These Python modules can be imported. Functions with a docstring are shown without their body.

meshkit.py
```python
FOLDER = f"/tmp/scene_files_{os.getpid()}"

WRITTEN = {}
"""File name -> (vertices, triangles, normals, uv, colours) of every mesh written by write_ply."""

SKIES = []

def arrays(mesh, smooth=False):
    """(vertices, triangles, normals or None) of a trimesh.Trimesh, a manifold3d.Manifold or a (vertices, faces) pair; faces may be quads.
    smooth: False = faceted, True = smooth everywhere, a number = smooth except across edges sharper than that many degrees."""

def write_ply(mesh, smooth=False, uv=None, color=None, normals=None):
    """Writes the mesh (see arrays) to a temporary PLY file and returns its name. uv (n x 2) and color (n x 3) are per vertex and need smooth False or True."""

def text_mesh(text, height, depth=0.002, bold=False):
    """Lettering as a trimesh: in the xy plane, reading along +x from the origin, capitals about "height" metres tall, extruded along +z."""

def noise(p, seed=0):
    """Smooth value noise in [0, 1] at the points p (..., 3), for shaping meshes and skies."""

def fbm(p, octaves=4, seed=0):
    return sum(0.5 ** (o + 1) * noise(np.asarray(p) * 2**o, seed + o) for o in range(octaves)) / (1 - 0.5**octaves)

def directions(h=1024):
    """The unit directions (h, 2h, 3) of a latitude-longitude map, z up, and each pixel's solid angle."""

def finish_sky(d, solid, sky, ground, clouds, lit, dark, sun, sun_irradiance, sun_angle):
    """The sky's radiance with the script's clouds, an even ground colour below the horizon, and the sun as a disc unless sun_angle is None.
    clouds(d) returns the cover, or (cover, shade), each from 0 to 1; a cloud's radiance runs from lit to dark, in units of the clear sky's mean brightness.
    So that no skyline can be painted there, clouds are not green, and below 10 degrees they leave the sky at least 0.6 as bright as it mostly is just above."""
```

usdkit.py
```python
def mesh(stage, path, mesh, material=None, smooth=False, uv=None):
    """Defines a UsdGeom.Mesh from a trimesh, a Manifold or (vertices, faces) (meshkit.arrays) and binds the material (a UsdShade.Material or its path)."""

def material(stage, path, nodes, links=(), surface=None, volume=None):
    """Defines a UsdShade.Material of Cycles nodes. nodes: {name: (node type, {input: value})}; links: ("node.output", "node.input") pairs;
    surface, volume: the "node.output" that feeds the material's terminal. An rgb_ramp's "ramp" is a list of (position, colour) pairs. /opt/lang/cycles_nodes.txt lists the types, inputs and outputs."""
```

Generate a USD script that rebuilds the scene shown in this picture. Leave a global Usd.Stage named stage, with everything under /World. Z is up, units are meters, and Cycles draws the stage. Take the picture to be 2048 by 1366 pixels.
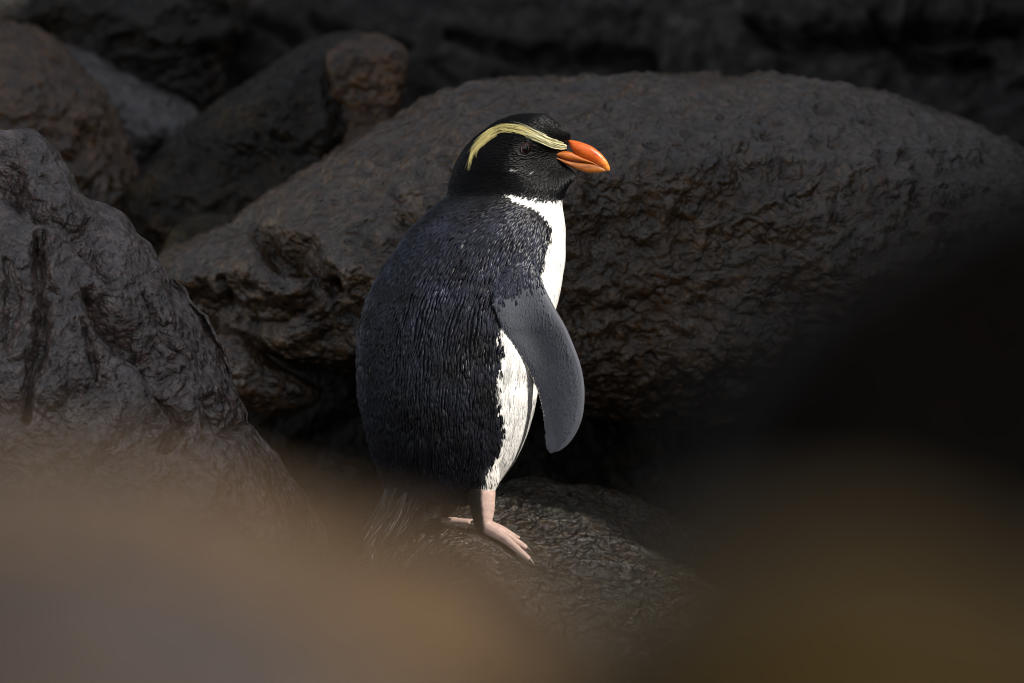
import math
import numpy as np, trimesh, manifold3d, usdkit, meshkit
from scipy.interpolate import PchipInterpolator, RBFInterpolator
from scipy.ndimage import gaussian_filter1d
from scipy.spatial import cKDTree
from pxr import Usd, UsdGeom, UsdLux, UsdShade, Gf, Sdf, Vt

stage = Usd.Stage.CreateInMemory()
UsdGeom.SetStageUpAxis(stage, 'Z')
UsdGeom.Xform.Define(stage, '/World')
UsdGeom.Scope.Define(stage, '/World/Looks')
rng = np.random.default_rng(7)

# ---------------------------------------------------------------- camera
S = 0.000617                      # metres per photo pixel at the penguin
FOCAL, TX = 400.0, 18.0 / 400.0
DIST = 1024 * S / TX
Z0, PITCH = 0.353, math.radians(3.0)
FWD = np.array([0, math.cos(PITCH), -math.sin(PITCH)])
UP = np.array([0, math.sin(PITCH), math.cos(PITCH)])
RIGHT = np.array([1.0, 0, 0])
EYE = np.array([0, 0, Z0]) - DIST * FWD
cam = UsdGeom.Camera.Define(stage, '/World/camera')
cam.CreateFocalLengthAttr(FOCAL)
cam.CreateHorizontalApertureAttr(36.0)
cam.CreateVerticalApertureAttr(24.0)
cam.CreateFStopAttr(4.0)
cam.CreateFocusDistanceAttr(DIST - 0.06)
cam.CreateClippingRangeAttr(Gf.Vec2f(0.1, 1000))
cam.CreateExposureAttr(0.45)
m = Gf.Matrix4d(*RIGHT, 0, *UP, 0, *(-FWD), 0, *EYE, 1)
cam.AddTransformOp().Set(m)

# ---------------------------------------------------------------- light
SUN = np.array([0.74, -0.40, 0.60]); SUN /= np.linalg.norm(SUN)
sun = UsdLux.DistantLight.Define(stage, '/World/sun')
sun.CreateIntensityAttr(1.25)
sun.CreateNormalizeAttr(True)
sun.CreateAngleAttr(0.53)
sun.CreateColorAttr(Gf.Vec3f(1.0, 0.955, 0.88))
zx = SUN; xx = np.cross([0, 0, 1], zx); xx /= np.linalg.norm(xx); yx = np.cross(zx, xx)
sun.AddTransformOp().Set(Gf.Matrix4d(*xx, 0, *yx, 0, *zx, 0, 0, 0, 0, 1))
dome = UsdLux.DomeLight.Define(stage, '/World/sky')
dome.GetPrim().SetCustomDataByKey('kind', 'structure')
skym = usdkit.material(stage, '/World/Looks/sky', {
    's': ('sky_texture', dict(sky_type='single_scattering', sun_disc=False, sun_elevation=math.asin(SUN[2]), sun_rotation=math.atan2(SUN[0], SUN[1]))),
    'tc': ('texture_coordinate', {}), 'n': ('noise_texture', dict(scale=2.2, detail=6, roughness=0.6, distortion=0.4)),
    'r': ('rgb_ramp', dict(ramp=[(0.36, (0.25, 0.25, 0.25)), (0.58, (1, 1, 1))])),
    'h': ('hsv', dict(saturation=0.14, value=1.25)), 'm': ('mix', {}),          # thin bright cloud over most of the sky
    'b': ('background_shader', dict(strength=0.12))},
    [('tc.generated', 'n.vector'), ('n.fac', 'r.fac'), ('s.color', 'h.color'), ('s.color', 'm.color1'), ('h.color', 'm.color2'), ('r.color', 'm.fac'), ('m.color', 'b.color')], surface='b.background')
UsdShade.MaterialBindingAPI.Apply(dome.GetPrim()).Bind(skym)


# ---------------------------------------------------------------- helpers
def at(px, py, Y):
    """The point of the upright plane y = Y that the photograph's pixel shows."""
    px, py, Y = np.broadcast_arrays(np.asarray(px, float), np.asarray(py, float), np.asarray(Y, float))
    d = FWD + RIGHT * ((px - 1024) / 1024 * TX)[..., None] + UP * ((683 - py) / 1024 * TX)[..., None]
    t = (Y - EYE[1]) / d[..., 1]
    return EYE + d * t[..., None]


used = {}


def path_of(name, parent):
    base = f'{parent}/{name}'
    n = used.get(base, 0)
    used[base] = n + 1
    return base if n == 0 else f'{base}_{n:03d}'


def tag(prim, label=None, cat=None, group=None, kind=None):
    for k, v in (('label', label), ('category', cat), ('group', group), ('kind', kind)):
        if v:
            prim.SetCustomDataByKey(k, v)
    return prim


def obj(name, mesh, material, parent='/World', smooth=True, tone=None):
    p = path_of(name, parent)
    mm = usdkit.mesh(stage, p, mesh, material, smooth=smooth)
    if tone is not None:
        UsdGeom.PrimvarsAPI(mm).CreatePrimvar('tone', Sdf.ValueTypeNames.Color3fArray, 'vertex').Set(Vt.Vec3fArray.FromNumpy(np.asarray(tone, np.float32)))
    return mm.GetPrim()


def simple(name, color, rough=0.5, spec=0.5, **kw):
    return usdkit.material(stage, f'/World/Looks/{name}', {'p': ('principled_bsdf', dict(base_color=color, roughness=rough, specular_ior_level=spec, **kw))}, surface='p.BSDF')


def rock_material(name, dark, mid, light, patch=None, patch_at=0.6, scale=1.0, bump=1.0, rough=(0.42, 0.7), spec=0.45, big=5.0):
    """Wet shore rock: blotchy mineral colour, crease shade in the fine tone, worm-like fine relief, uneven wetness."""
    n = {
        'g': ('geometry', {}),
        'nb': ('noise_texture', dict(scale=big * scale, detail=6, roughness=0.6, distortion=0.6)),
        'rb': ('rgb_ramp', dict(ramp=[(0.3, dark), (0.5, mid), (0.72, light)])),
        'nf': ('noise_texture', dict(scale=60 * scale, detail=8, roughness=0.72, distortion=0.5)),
        'rf': ('rgb_ramp', dict(ramp=[(0.38, (0.3, 0.27, 0.24)), (0.5, (0.9, 0.9, 0.9)), (0.62, (1.6, 1.54, 1.48))])),  # fine contrast stands in for relief shading as well as mineral mottling
        'm1': ('mix', dict(mix_type='multiply', fac=0.85)),
        'np': ('noise_texture', dict(scale=9 * scale, detail=7, roughness=0.68, distortion=0.4)),
        'rp': ('rgb_ramp', dict(ramp=[(patch_at - 0.06, (0, 0, 0)), (patch_at + 0.08, (1, 1, 1))])),
        'm2': ('mix', dict(color2=patch or mid)),
        # relief
        'w1': ('noise_texture', dict(scale=24 * scale, detail=7, roughness=0.66, distortion=0.7)),
        'w2': ('noise_texture', dict(type='ridged_multifractal', use_normalize=True, scale=62 * scale, detail=5, roughness=0.6, distortion=0.8)),
        'nd': ('noise_texture', dict(scale=34 * scale, detail=4, roughness=0.6)),
        'md': ('vector_math', dict(math_type='multiply_add', vector2=(0.035 / scale, 0.035 / scale, 0.035 / scale))),
        'v': ('voronoi_texture', dict(scale=78 * scale, feature='smooth_f1', smoothness=0.35, randomness=1.0)),
        'rv': ('rgb_ramp', dict(ramp=[(0.1, (1.35, 1.33, 1.3)), (0.42, (0.95, 0.94, 0.92)), (0.68, (0.25, 0.22, 0.19))])),  # cell edges darkened: crease shade put into the colour
        'm3': ('mix', dict(mix_type='multiply', fac=0.8)),
        'b1': ('bump', dict(distance=0.024, strength=min(1.0, 0.55 * bump))),
        'b2': ('bump', dict(distance=0.004, strength=min(1.0, 0.55 * bump), invert=True)),
        'b3': ('bump', dict(distance=0.006, strength=min(1.0, 0.7 * bump), invert=True)),
        'rr': ('map_range', dict(from_min=0.3, from_max=0.7, to_min=rough[0], to_max=rough[1], clamp=True)),
        'p': ('principled_bsdf', dict(specular_ior_level=spec)),
    }
    links = [('g.position', f'{k}.vector') for k in ('nb', 'nf', 'np', 'w1', 'w2', 'nd')]
    links += [('nb.fac', 'rb.fac'), ('nf.fac', 'rf.fac'), ('rb.color', 'm1.color1'), ('rf.color', 'm1.color2'), ('np.fac', 'rp.fac'),
              ('rp.color', 'm2.fac'), ('m1.color', 'm2.color1'), ('m2.color', 'm3.color1'), ('nd.color', 'md.vector1'), ('g.position', 'md.vector3'), ('md.vector', 'v.vector'), ('v.distance', 'rv.fac'), ('rv.color', 'm3.color2'), ('m3.color', 'p.base_color'),
              ('w1.fac', 'b1.height'), ('w2.fac', 'b2.height'), ('v.distance', 'b3.height'), ('b1.normal', 'b2.normal'), ('b2.normal', 'b3.normal'), ('b3.normal', 'p.normal'),
              ('np.fac', 'rr.value'), ('rr.result', 'p.roughness')]
    if not patch:
        links = [x for x in links if x not in (('rp.color', 'm2.fac'),)]
        n['m2'][1]['fac'] = 0.0
    return usdkit.material(stage, f'/World/Looks/{name}', n, links, surface='p.BSDF')


def spline(points, closed, n):
    """Catmull-Rom through the points, n samples for each span."""
    p = np.asarray(points, float)
    k = len(p)
    idx = np.arange(k if closed else k - 1)
    g = (lambda i: p[i % k]) if closed else (lambda i: p[np.clip(i, 0, k - 1)])
    t = np.linspace(0, 1, n, endpoint=False)[None, :, None]
    a, b, c, d = (g(idx + o)[:, None] for o in (-1, 0, 1, 2))
    out = 0.5 * (2 * b + (c - a) * t + (2 * a - 5 * b + 4 * c - d) * t ** 2 + (3 * b - a - 3 * c + d) * t ** 3)
    out = out.reshape(-1, p.shape[1])
    return out if closed else np.vstack([out, p[-1]])


def ring_faces(nr, nc, wrap=True):
    i, j = np.meshgrid(np.arange(nr - 1), np.arange(nc if wrap else nc - 1), indexing='ij')
    a, b = i * nc + j, i * nc + (j + 1) % nc
    q = np.stack([a, b, b + nc, a + nc], -1).reshape(-1, 4)
    return np.vstack([q[:, [0, 1, 2]], q[:, [0, 2, 3]]])


def seg_dist(P, poly):
    """Distance of the points P (n x 2) to a polyline, and how far along it (0..1) each nearest point lies."""
    poly = np.asarray(poly, float)
    best = np.full(len(P), 1e9); along = np.zeros(len(P))
    m = len(poly) - 1
    for i in range(m):
        a, b = poly[i], poly[i + 1]
        ab = b - a
        t = np.clip(((P - a) @ ab) / (ab @ ab), 0, 1)
        d = np.linalg.norm(P - (a + t[:, None] * ab), axis=1)
        w = d < best
        best = np.where(w, d, best)
        along = np.where(w, (i + t) / m, along)
    return best, along


def to_px(v):
    d = v - EYE
    f = d @ FWD
    return np.stack([1024 + (d @ RIGHT) / f / TX * 1024, 683 - (d @ UP) / f / TX * 1024], 1)


def boulder(name, label, material, outline, Y, front, back, n=2.6, center=None, res=(110, 420), noise=((0.22, 0.05), (0.07, 0.016), (0.022, 0.005)), cracks=(), shape=None, seed=1, cat='rock', sharp=False, group=None):
    """A closed boulder: outline at the distance Y, bulging FRONT metres towards the viewer and BACK metres away."""
    o = np.asarray(outline, float) if sharp else spline(outline, True, 10)
    c = np.asarray(center, float) if center is not None else o.mean(0)
    w, cw = at(o[:, 0], o[:, 1], Y), at(c[0], c[1], Y)
    dx, dz = w[:, 0] - cw[0], w[:, 2] - cw[2]
    # dense outline -> radius by angle
    dd = np.stack([dx, dz], 1)
    dense = np.vstack([dd[i] + (dd[(i + 1) % len(dd)] - dd[i]) * np.linspace(0, 1, 40, endpoint=False)[:, None] for i in range(len(dd))])
    th, r = np.arctan2(dense[:, 1], dense[:, 0]), np.hypot(*dense.T)
    q = np.argsort(th)
    nt = res[1]
    T = np.linspace(-np.pi, np.pi, nt, endpoint=False)
    R = np.interp(T, np.r_[th[q] - 2 * np.pi, th[q], th[q] + 2 * np.pi], np.tile(r[q], 3))
    R = gaussian_filter1d(R, 1.2, mode='wrap')
    rho = np.sin(np.linspace(0.004, 1, res[0]) * np.pi / 2) ** 0.85
    rb = np.sin(np.linspace(1, 0.01, 30) * np.pi / 2)[1:]
    rows = []
    for rr, s in [(a, -1) for a in rho] + [(a, 1) for a in rb]:
        h = (1 - rr ** n) ** (1 / n) if rr < 1 else 0
        rows.append(np.stack([cw[0] + rr * R * np.cos(T), np.full(nt, Y + (s * (front if s < 0 else back)) * h), cw[2] + rr * R * np.sin(T)], 1))
    v = np.vstack(rows)
    nr = len(rows)
    f = ring_faces(nr, nt)
    v = np.vstack([v, v[:nt].mean(0), v[-nt:].mean(0)])
    k = len(v)
    j = np.arange(nt)
    f = np.vstack([f, np.stack([np.full(nt, k - 2), (j + 1) % nt, j], 1), np.stack([np.full(nt, k - 1), (nr - 1) * nt + j, (nr - 1) * nt + (j + 1) % nt], 1)])
    tm = trimesh.Trimesh(v, f, process=False)
    if tm.volume < 0:
        f = f[:, ::-1]
    if shape is not None:
        fr = v[:, 1] < Y + 0.02
        wgt = np.clip((Y + 0.02 - v[:, 1]) / (0.35 * front + 0.02), 0, 1)
        v[:, 1] += wgt * shape(to_px(v)) * fr
    nv = meshkit.arrays((v, f), True)[2]
    d = np.zeros(len(v))
    for i, (size, amp) in enumerate(noise):
        p = v / size + 13.7 * seed + i * 5.1
        if i == 0:
            v0 = amp * 2 * (meshkit.fbm(p, 3, seed) - 0.5) * np.abs(nv[:, 1]) ** 0.5
        else:
            d += amp * (1 - 2 * np.abs(2 * meshkit.fbm(p + 0.6 * meshkit.noise(p * 0.7, seed)[:, None], 3, seed + i) - 1)) * 0.8
    v = v + nv * d[:, None]
    v[:, 1] += v0 * np.sign(nv[:, 1])
    if cracks:
        P = to_px(v)
        facing = np.clip(-nv[:, 1] * 2 + 0.3, 0, 1)
        for line, width, depth in cracks:
            line = spline(line, False, 6)
            jig = 7 * (meshkit.fbm(np.c_[P / 34.0, np.full(len(P), seed * 3.0)], 3, seed) - 0.5) * 2
            dist, a = seg_dist(P, line)
            ww = width * (0.5 + 0.9 * np.sin(np.pi * np.clip(a, 0.03, 0.97)))
            v = v - nv * (depth * np.exp(-((dist + jig * min(1, width / 10)) / ww) ** 2) * facing)[:, None]
    pr = obj(name, (v, f), material)
    return tag(pr, label, cat, group)


# ---------------------------------------------------------------- materials of the setting
M_big = rock_material('boulder_rock', (0.0210, 0.0110, 0.0044), (0.0440, 0.0254, 0.0125), (0.0717, 0.0429, 0.0213), patch=(0.0479, 0.0207, 0.0056), patch_at=0.60, bump=1.0, rough=(0.16, 0.36), spec=0.85)
M_left = rock_material('slate_rock', (0.0400, 0.0270, 0.0225), (0.0748, 0.0522, 0.0479), (0.1148, 0.0805, 0.0766), bump=1.1, rough=(0.15, 0.34), spec=1.0)
M_brown = rock_material('rusty_rock', (0.0211, 0.0097, 0.0028), (0.0645, 0.0292, 0.0079), (0.1288, 0.0584, 0.0159), patch=(0.0586, 0.0365, 0.0179), patch_at=0.6, bump=1.0, rough=(0.25, 0.5), spec=0.6)
M_bluegrey = rock_material('blue_grey_rock', (0.0195, 0.0175, 0.0184), (0.0362, 0.0318, 0.0338), (0.0592, 0.0517, 0.0546), bump=0.8, rough=(0.25, 0.45), spec=0.7)
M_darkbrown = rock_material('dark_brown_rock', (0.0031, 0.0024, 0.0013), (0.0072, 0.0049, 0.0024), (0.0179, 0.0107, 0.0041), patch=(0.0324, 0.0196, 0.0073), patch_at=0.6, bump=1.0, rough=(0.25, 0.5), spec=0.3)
M_far = rock_material('far_rock', (0.0095, 0.0084, 0.0076), (0.0200, 0.0177, 0.0167), (0.0343, 0.0303, 0.0291), scale=0.5, bump=0.8, spec=0.2)
M_ochre = rock_material('ochre_stone', (0.0163, 0.0109, 0.0029), (0.0227, 0.0156, 0.0042), (0.0277, 0.0187, 0.0053), bump=0.3, spec=0.2)
M_moss = rock_material('mossy_rock', (0.0086, 0.0051, 0.0016), (0.0197, 0.0116, 0.0040), (0.0336, 0.0208, 0.0080), patch=(0.0126, 0.0100, 0.0013), patch_at=0.54, bump=1.3, rough=(0.22, 0.5), spec=0.6, scale=1.15)
M_fore = rock_material('tan_rock', (0.0640, 0.0358, 0.0090), (0.0959, 0.0494, 0.0101), (0.1216, 0.0666, 0.0146), scale=0.8, spec=0.3)
M_foregrey = rock_material('grey_brown_rock', (0.0281, 0.0180, 0.0146), (0.0421, 0.0272, 0.0178), (0.0562, 0.0365, 0.0243), scale=0.8, spec=0.3)
M_olive = rock_material('olive_moss_rock', (0.016, 0.0100, 0.0018), (0.0245, 0.0152, 0.0028), (0.034, 0.021, 0.004), scale=0.8, spec=0.05)
M_black = rock_material('shade_black_rock', (0.0011, 0.0008, 0.0005), (0.0018, 0.0012, 0.0008), (0.0026, 0.0017, 0.0012), scale=0.8, spec=0.02)  # near-black colour stands in for shade on the rock
M_ground = rock_material('wet_gravel', (0.01, 0.008, 0.006), (0.02, 0.017, 0.013), (0.035, 0.03, 0.024), spec=0.2)

# ---------------------------------------------------------------- ground and cliff
ax = np.unique(np.r_[np.linspace(-60, -6, 40), np.linspace(-6, 6, 150), np.linspace(6, 60, 40)])
ay = np.unique(np.r_[np.linspace(-60, -16, 30), np.linspace(-16, 5, 210), np.linspace(5, 60, 30)])
X, Y = np.meshgrid(ax, ay, indexing='ij')
P = np.stack([X, Y, 0 * X], -1).reshape(-1, 3)
P[:, 2] = -0.16 + 0.22 * (meshkit.fbm(P / 0.9, 4, 3) - 0.5) + 0.06 * (meshkit.fbm(P / 0.2, 3, 4) - 0.5)
nx, ny = len(ax), len(ay)
i, j = np.meshgrid(np.arange(nx - 1), np.arange(ny - 1), indexing='ij')
a = (i * ny + j).ravel()
F = np.vstack([np.stack([a, a + ny, a + ny + 1], 1), np.stack([a, a + ny + 1, a + 1], 1)])
tag(obj('ground', (P, F), M_ground), kind='structure')

# the cliff that closes the cove behind the boulders
cu, cv = np.linspace(-6, 6, 260), np.linspace(-0.6, 3.2, 110)
U, V = np.meshgrid(cu, cv, indexing='ij')
P = np.stack([U, 3.0 + 0.25 * V + 0 * U, V], -1).reshape(-1, 3)
P[:, 1] += 0.9 * (meshkit.fbm(P / 0.9, 5, 11) - 0.5)
n1, n2 = len(cu), len(cv)
Pb = P.copy(); Pb[:, 1] += 2.5
i, j = np.meshgrid(np.arange(n1 - 1), np.arange(n2 - 1), indexing='ij')
a = (i * n2 + j).ravel()
F = np.vstack([np.stack([a, a + n2, a + n2 + 1], 1), np.stack([a, a + n2 + 1, a + 1], 1)])
K = len(P)
rim = np.r_[np.arange(n1) * n2 + n2 - 1]
Ft = np.vstack([np.stack([rim[:-1], rim[1:], rim[1:] + K], 1), np.stack([rim[:-1], rim[1:] + K, rim[:-1] + K], 1)])
tag(obj('cliff', (np.vstack([P, Pb]), np.vstack([F, F[:, ::-1] + K, Ft])), M_far), kind='structure')

# walls out of view, placed to shade the rocks and leave the penguin sunlit
def shade_wall(a, b, height, thick, seed):
    a, b = np.array(a, float), np.array(b, float)
    L = np.linalg.norm(b - a); t = (b - a) / L; nn = np.array([-t[1], t[0]])
    if nn @ a < 0:
        nn = -nn
    per = []
    for u_ in np.linspace(0, 1, 70): per.append(a + (b - a) * u_)
    for u_ in np.linspace(0, 1, 24)[1:]: per.append(b + nn * thick * u_)
    for u_ in np.linspace(0, 1, 40)[1:]: per.append(b + nn * thick + (a - b) * u_)
    for u_ in np.linspace(0, 1, 24)[1:-1]: per.append(a + nn * thick * (1 - u_))
    per = np.array(per); nc = len(per); c = per.mean(0)
    zs = np.r_[np.linspace(-0.5, height - 0.3, 50), height - 0.3 + 0.3 * np.sin(np.linspace(0.05, 1, 14) * np.pi / 2)]
    k_ = np.r_[np.ones(50), 1 - 0.5 * (1 - np.cos(np.linspace(0.05, 1, 14) * np.pi / 2))]
    V = np.array([[*(c + (p - c) * q), z] for z, q in zip(zs, k_) for p in per])
    F = ring_faces(len(zs), nc)
    V = np.vstack([V, [*c, height]]); j = np.arange(nc); o = (len(zs) - 1) * nc
    F = np.vstack([F, np.stack([o + j, o + (j + 1) % nc, np.full(nc, len(V) - 1)], 1)])
    nv = meshkit.arrays((V, F), True)[2]
    V = V + nv * (0.07 * (meshkit.fbm(V / 0.45, 4, seed) - 0.5) + 0.03 * (meshkit.fbm(V / 0.1, 3, seed + 1) - 0.5))[:, None]
    tag(obj('cliff', (V, F), M_far), kind='structure')


HS = SUN[:2] / np.linalg.norm(SUN[:2]); HQ = np.array([-HS[1], HS[0]])
shade_wall(1.75 * HS + 0.13 * HQ, 1.75 * HS + 3.4 * HQ, 3.0, 1.0, 71)
shade_wall(1.75 * HS - 0.17 * HQ, 1.75 * HS - 1.15 * HQ, 2.8, 1.0, 75)

# ---------------------------------------------------------------- boulders behind the penguin
boulder('boulder', 'huge rounded dark grey boulder with pitted wet face directly behind the penguin', M_big,
        [(335, 535), (400, 500), (470, 470), (560, 405), (680, 330), (800, 262), (900, 208), (1010, 188), (1150, 186), (1300, 178), (1450, 176), (1580, 180), (1700, 200), (1800, 226), (1900, 264), (1990, 300), (2080, 350), (2300, 470), (2400, 700),
         (2250, 880), (1900, 900), (1600, 870), (1400, 832), (1250, 812), (1100, 790), (950, 760), (800, 728), (700, 712), (590, 700), (500, 670), (430, 620), (370, 575)],
        0.62, 0.36, 0.5, n=3.2, center=(1250, 520), res=(190, 900), seed=3, noise=((0.3, 0.07), (0.085, 0.020), (0.028, 0.009)),
        cracks=[([(515, 465), (570, 505), (620, 540), (668, 590)], 26, 0.06), ([(440, 560), (480, 640), (560, 655), (640, 600)], 9, 0.012), ([(650, 600), (720, 650), (790, 640)], 12, 0.016),
                ],
        shape=lambda p: 0.05 * np.clip((p[:, 1] - 640) / 160, 0, 1) ** 2 + 0.10 * np.clip((330 - p[:, 1]) / 180, 0, 1) ** 1.5)

boulder('boulder', 'slate grey wet boulder with long diagonal fissures at the left edge', M_left,
        [(-160, 250), (-60, 262), (20, 270), (75, 282), (120, 335), (175, 400), (235, 435), (300, 512), (345, 575), (400, 645), (440, 720), (480, 805), (505, 870), (560, 945), (620, 1035), (655, 1140), (640, 1300), (560, 1450), (400, 1560), (0, 1560), (-260, 1450), (-330, 900), (-280, 450)],
        -0.10, 0.20, 0.10, n=2.3, center=(130, 880), res=(240, 900), seed=5, noise=((0.25, 0.045), (0.09, 0.011), (0.026, 0.004)),
        cracks=[([(-30, 290), (30, 330), (70, 385), (110, 425)], 30, 0.076), ([(110, 425), (165, 470), (200, 520), (225, 570)], 13, 0.038), ([(180, 585), (215, 640), (265, 680), (310, 715), (345, 790), (375, 830)], 20, 0.046),
                ([(375, 830), (350, 870), (330, 900)], 10, 0.023), ([(75, 470), (78, 540), (85, 620), (82, 690), (60, 770), (55, 840)], 11, 0.027), ([(95, 465), (93, 540), (115, 580)], 7, 0.019),
                ([(290, 590), (320, 640), (345, 680), (385, 722)], 5, 0.019), ([(165, 640), (185, 700), (195, 760)], 6, 0.013), ([(315, 710), (330, 740), (345, 830), (372, 838)], 7, 0.019),
                ([(420, 800), (455, 850), (490, 850)], 12, 0.027), ([(15, 520), (30, 610), (10, 700)], 16, 0.015)],
        shape=lambda p: 0.055 * np.clip((p[:, 0] - (120 + (p[:, 1] - 420) * 0.62)) / 90, 0, 1.4) - 0.02 * np.exp(-((p[:, 0] - (215 + (p[:, 1] - 420) * 0.52)) / 28) ** 2))

boulder('boulder', 'rusty brown rough boulder at the upper left, above the slate grey one', M_brown,
        [(-260, 60), (-120, 40), (0, 62), (80, 85), (150, 150), (200, 200), (225, 270), (262, 350), (290, 430), (320, 500), (300, 640), (100, 700), (-200, 650), (-330, 350)],
        1.15, 0.32, 0.4, n=2.6, center=(20, 380), res=(120, 420), seed=8)

boulder('boulder', 'pale blue-grey wedge of rock between two brown boulders', M_bluegrey,
        [(60, 130), (130, 112), (200, 135), (275, 185), (340, 215), (395, 262), (350, 320), (285, 382), (255, 400), (150, 420), (30, 300)],
        1.35, 0.16, 0.4, n=2.6, center=(230, 270), res=(100, 360), seed=12)

boulder('boulder', 'dark brown pointed boulder leaning left of the penguin head', M_darkbrown,
        [(270, 380), (330, 320), (395, 262), (460, 212), (530, 165), (600, 118), (664, 92), (720, 84), (760, 100), (770, 150), (760, 230), (740, 330), (720, 420), (640, 560), (430, 620), (300, 560), (255, 460)],
        1.05, 0.20, 0.4, n=4.5, center=(560, 360), res=(120, 420), seed=15, sharp=True,
        shape=lambda p: 0.12 * np.clip((p[:, 0] - 640 - (p[:, 1] - 100) * 0.02) / 130, 0, 1))

boulder('boulder', 'rusty brown plate added as the lighter right face of the dark pointed boulder', M_brown,
        [(652, 160), (664, 112), (700, 90), (752, 84), (796, 104), (806, 136), (792, 196), (766, 268), (728, 306), (686, 348), (648, 352), (640, 300), (656, 230)],
        0.90, 0.03, 0.3, n=5, center=(720, 215), res=(90, 300), seed=18, sharp=True, noise=((0.15, 0.012), (0.05, 0.009), (0.02, 0.004)))  # separate plate added for the lighter right face of the boulder behind

boulder('boulder', 'large smooth charcoal rock face behind the penguin at the top', M_far,
        [(330, 250), (380, 130), (470, 60), (560, 10), (680, -60), (1000, -140), (1300, -120), (1420, -20), (1480, 120), (1500, 330), (1200, 500), (600, 500), (380, 420)],
        2.1, 0.35, 0.6, n=3, center=(880, 190), res=(120, 480), seed=21, noise=((0.35, 0.07), (0.12, 0.02), (0.04, 0.004)),
        cracks=[([(440, 20), (540, 45), (590, 90), (600, 130)], 10, 0.03), ([(620, 30), (700, 80), (820, 95)], 12, 0.03), ([(900, 70), (1050, 110), (1250, 120), (1400, 140)], 14, 0.035)])
boulder('boulder', 'sooty black rock mass in the upper right corner', M_far,
        [(1330, 120), (1380, 20), (1480, -60), (1700, -120), (2000, -120), (2300, -60), (2400, 200), (2300, 500), (1900, 560), (1500, 450)],
        1.9, 0.3, 0.6, n=3, center=(1850, 180), res=(120, 480), seed=24, noise=((0.3, 0.08), (0.1, 0.03), (0.04, 0.006)),
        cracks=[([(1500, 40), (1600, 80), (2040, 60)], 16, 0.05), ([(1750, 30), (1840, 120), (1980, 130)], 14, 0.05)])
boulder('boulder', 'almost black mossy rock at the top left, behind the brown boulder', M_darkbrown,
        [(-200, -80), (0, -100), (250, -100), (420, -60), (470, 30), (430, 130), (400, 280), (200, 320), (-100, 250), (-250, 100)],
        1.75, 0.3, 0.5, n=3, center=(120, 90), res=(90, 360), seed=27, noise=((0.2, 0.06), (0.07, 0.025), (0.03, 0.006)))

boulder('stone', 'small ochre stone lodged in the gap left of the huge boulder', M_ochre,
        [(335, 480), (365, 445), (410, 430), (468, 434), (470, 446), (440, 475), (400, 505), (350, 525), (325, 510)],
        0.72, 0.05, 0.08, n=2.2, center=(395, 475), res=(50, 160), seed=30, noise=((0.06, 0.004), (0.02, 0.002)), cat='stone')
boulder('stone', 'small grey stone under the left end of the huge boulder', M_big,
        [(432, 690), (455, 662), (490, 668), (515, 700), (560, 740), (640, 790), (560, 830), (470, 800), (440, 740)],
        0.42, 0.06, 0.1, n=2.2, center=(500, 745), res=(60, 200), seed=33, noise=((0.08, 0.01), (0.03, 0.005)), cat='stone')
boulder('boulder', 'low dark rock added to fill the shadowed recess under the huge boulder', M_darkbrown,
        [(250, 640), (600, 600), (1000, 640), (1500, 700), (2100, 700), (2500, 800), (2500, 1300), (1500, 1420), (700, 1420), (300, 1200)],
        1.15, 0.25, 0.4, n=3, center=(1300, 1000), res=(90, 500), seed=36)  # added dark rock standing for the shade of the recess

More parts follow.
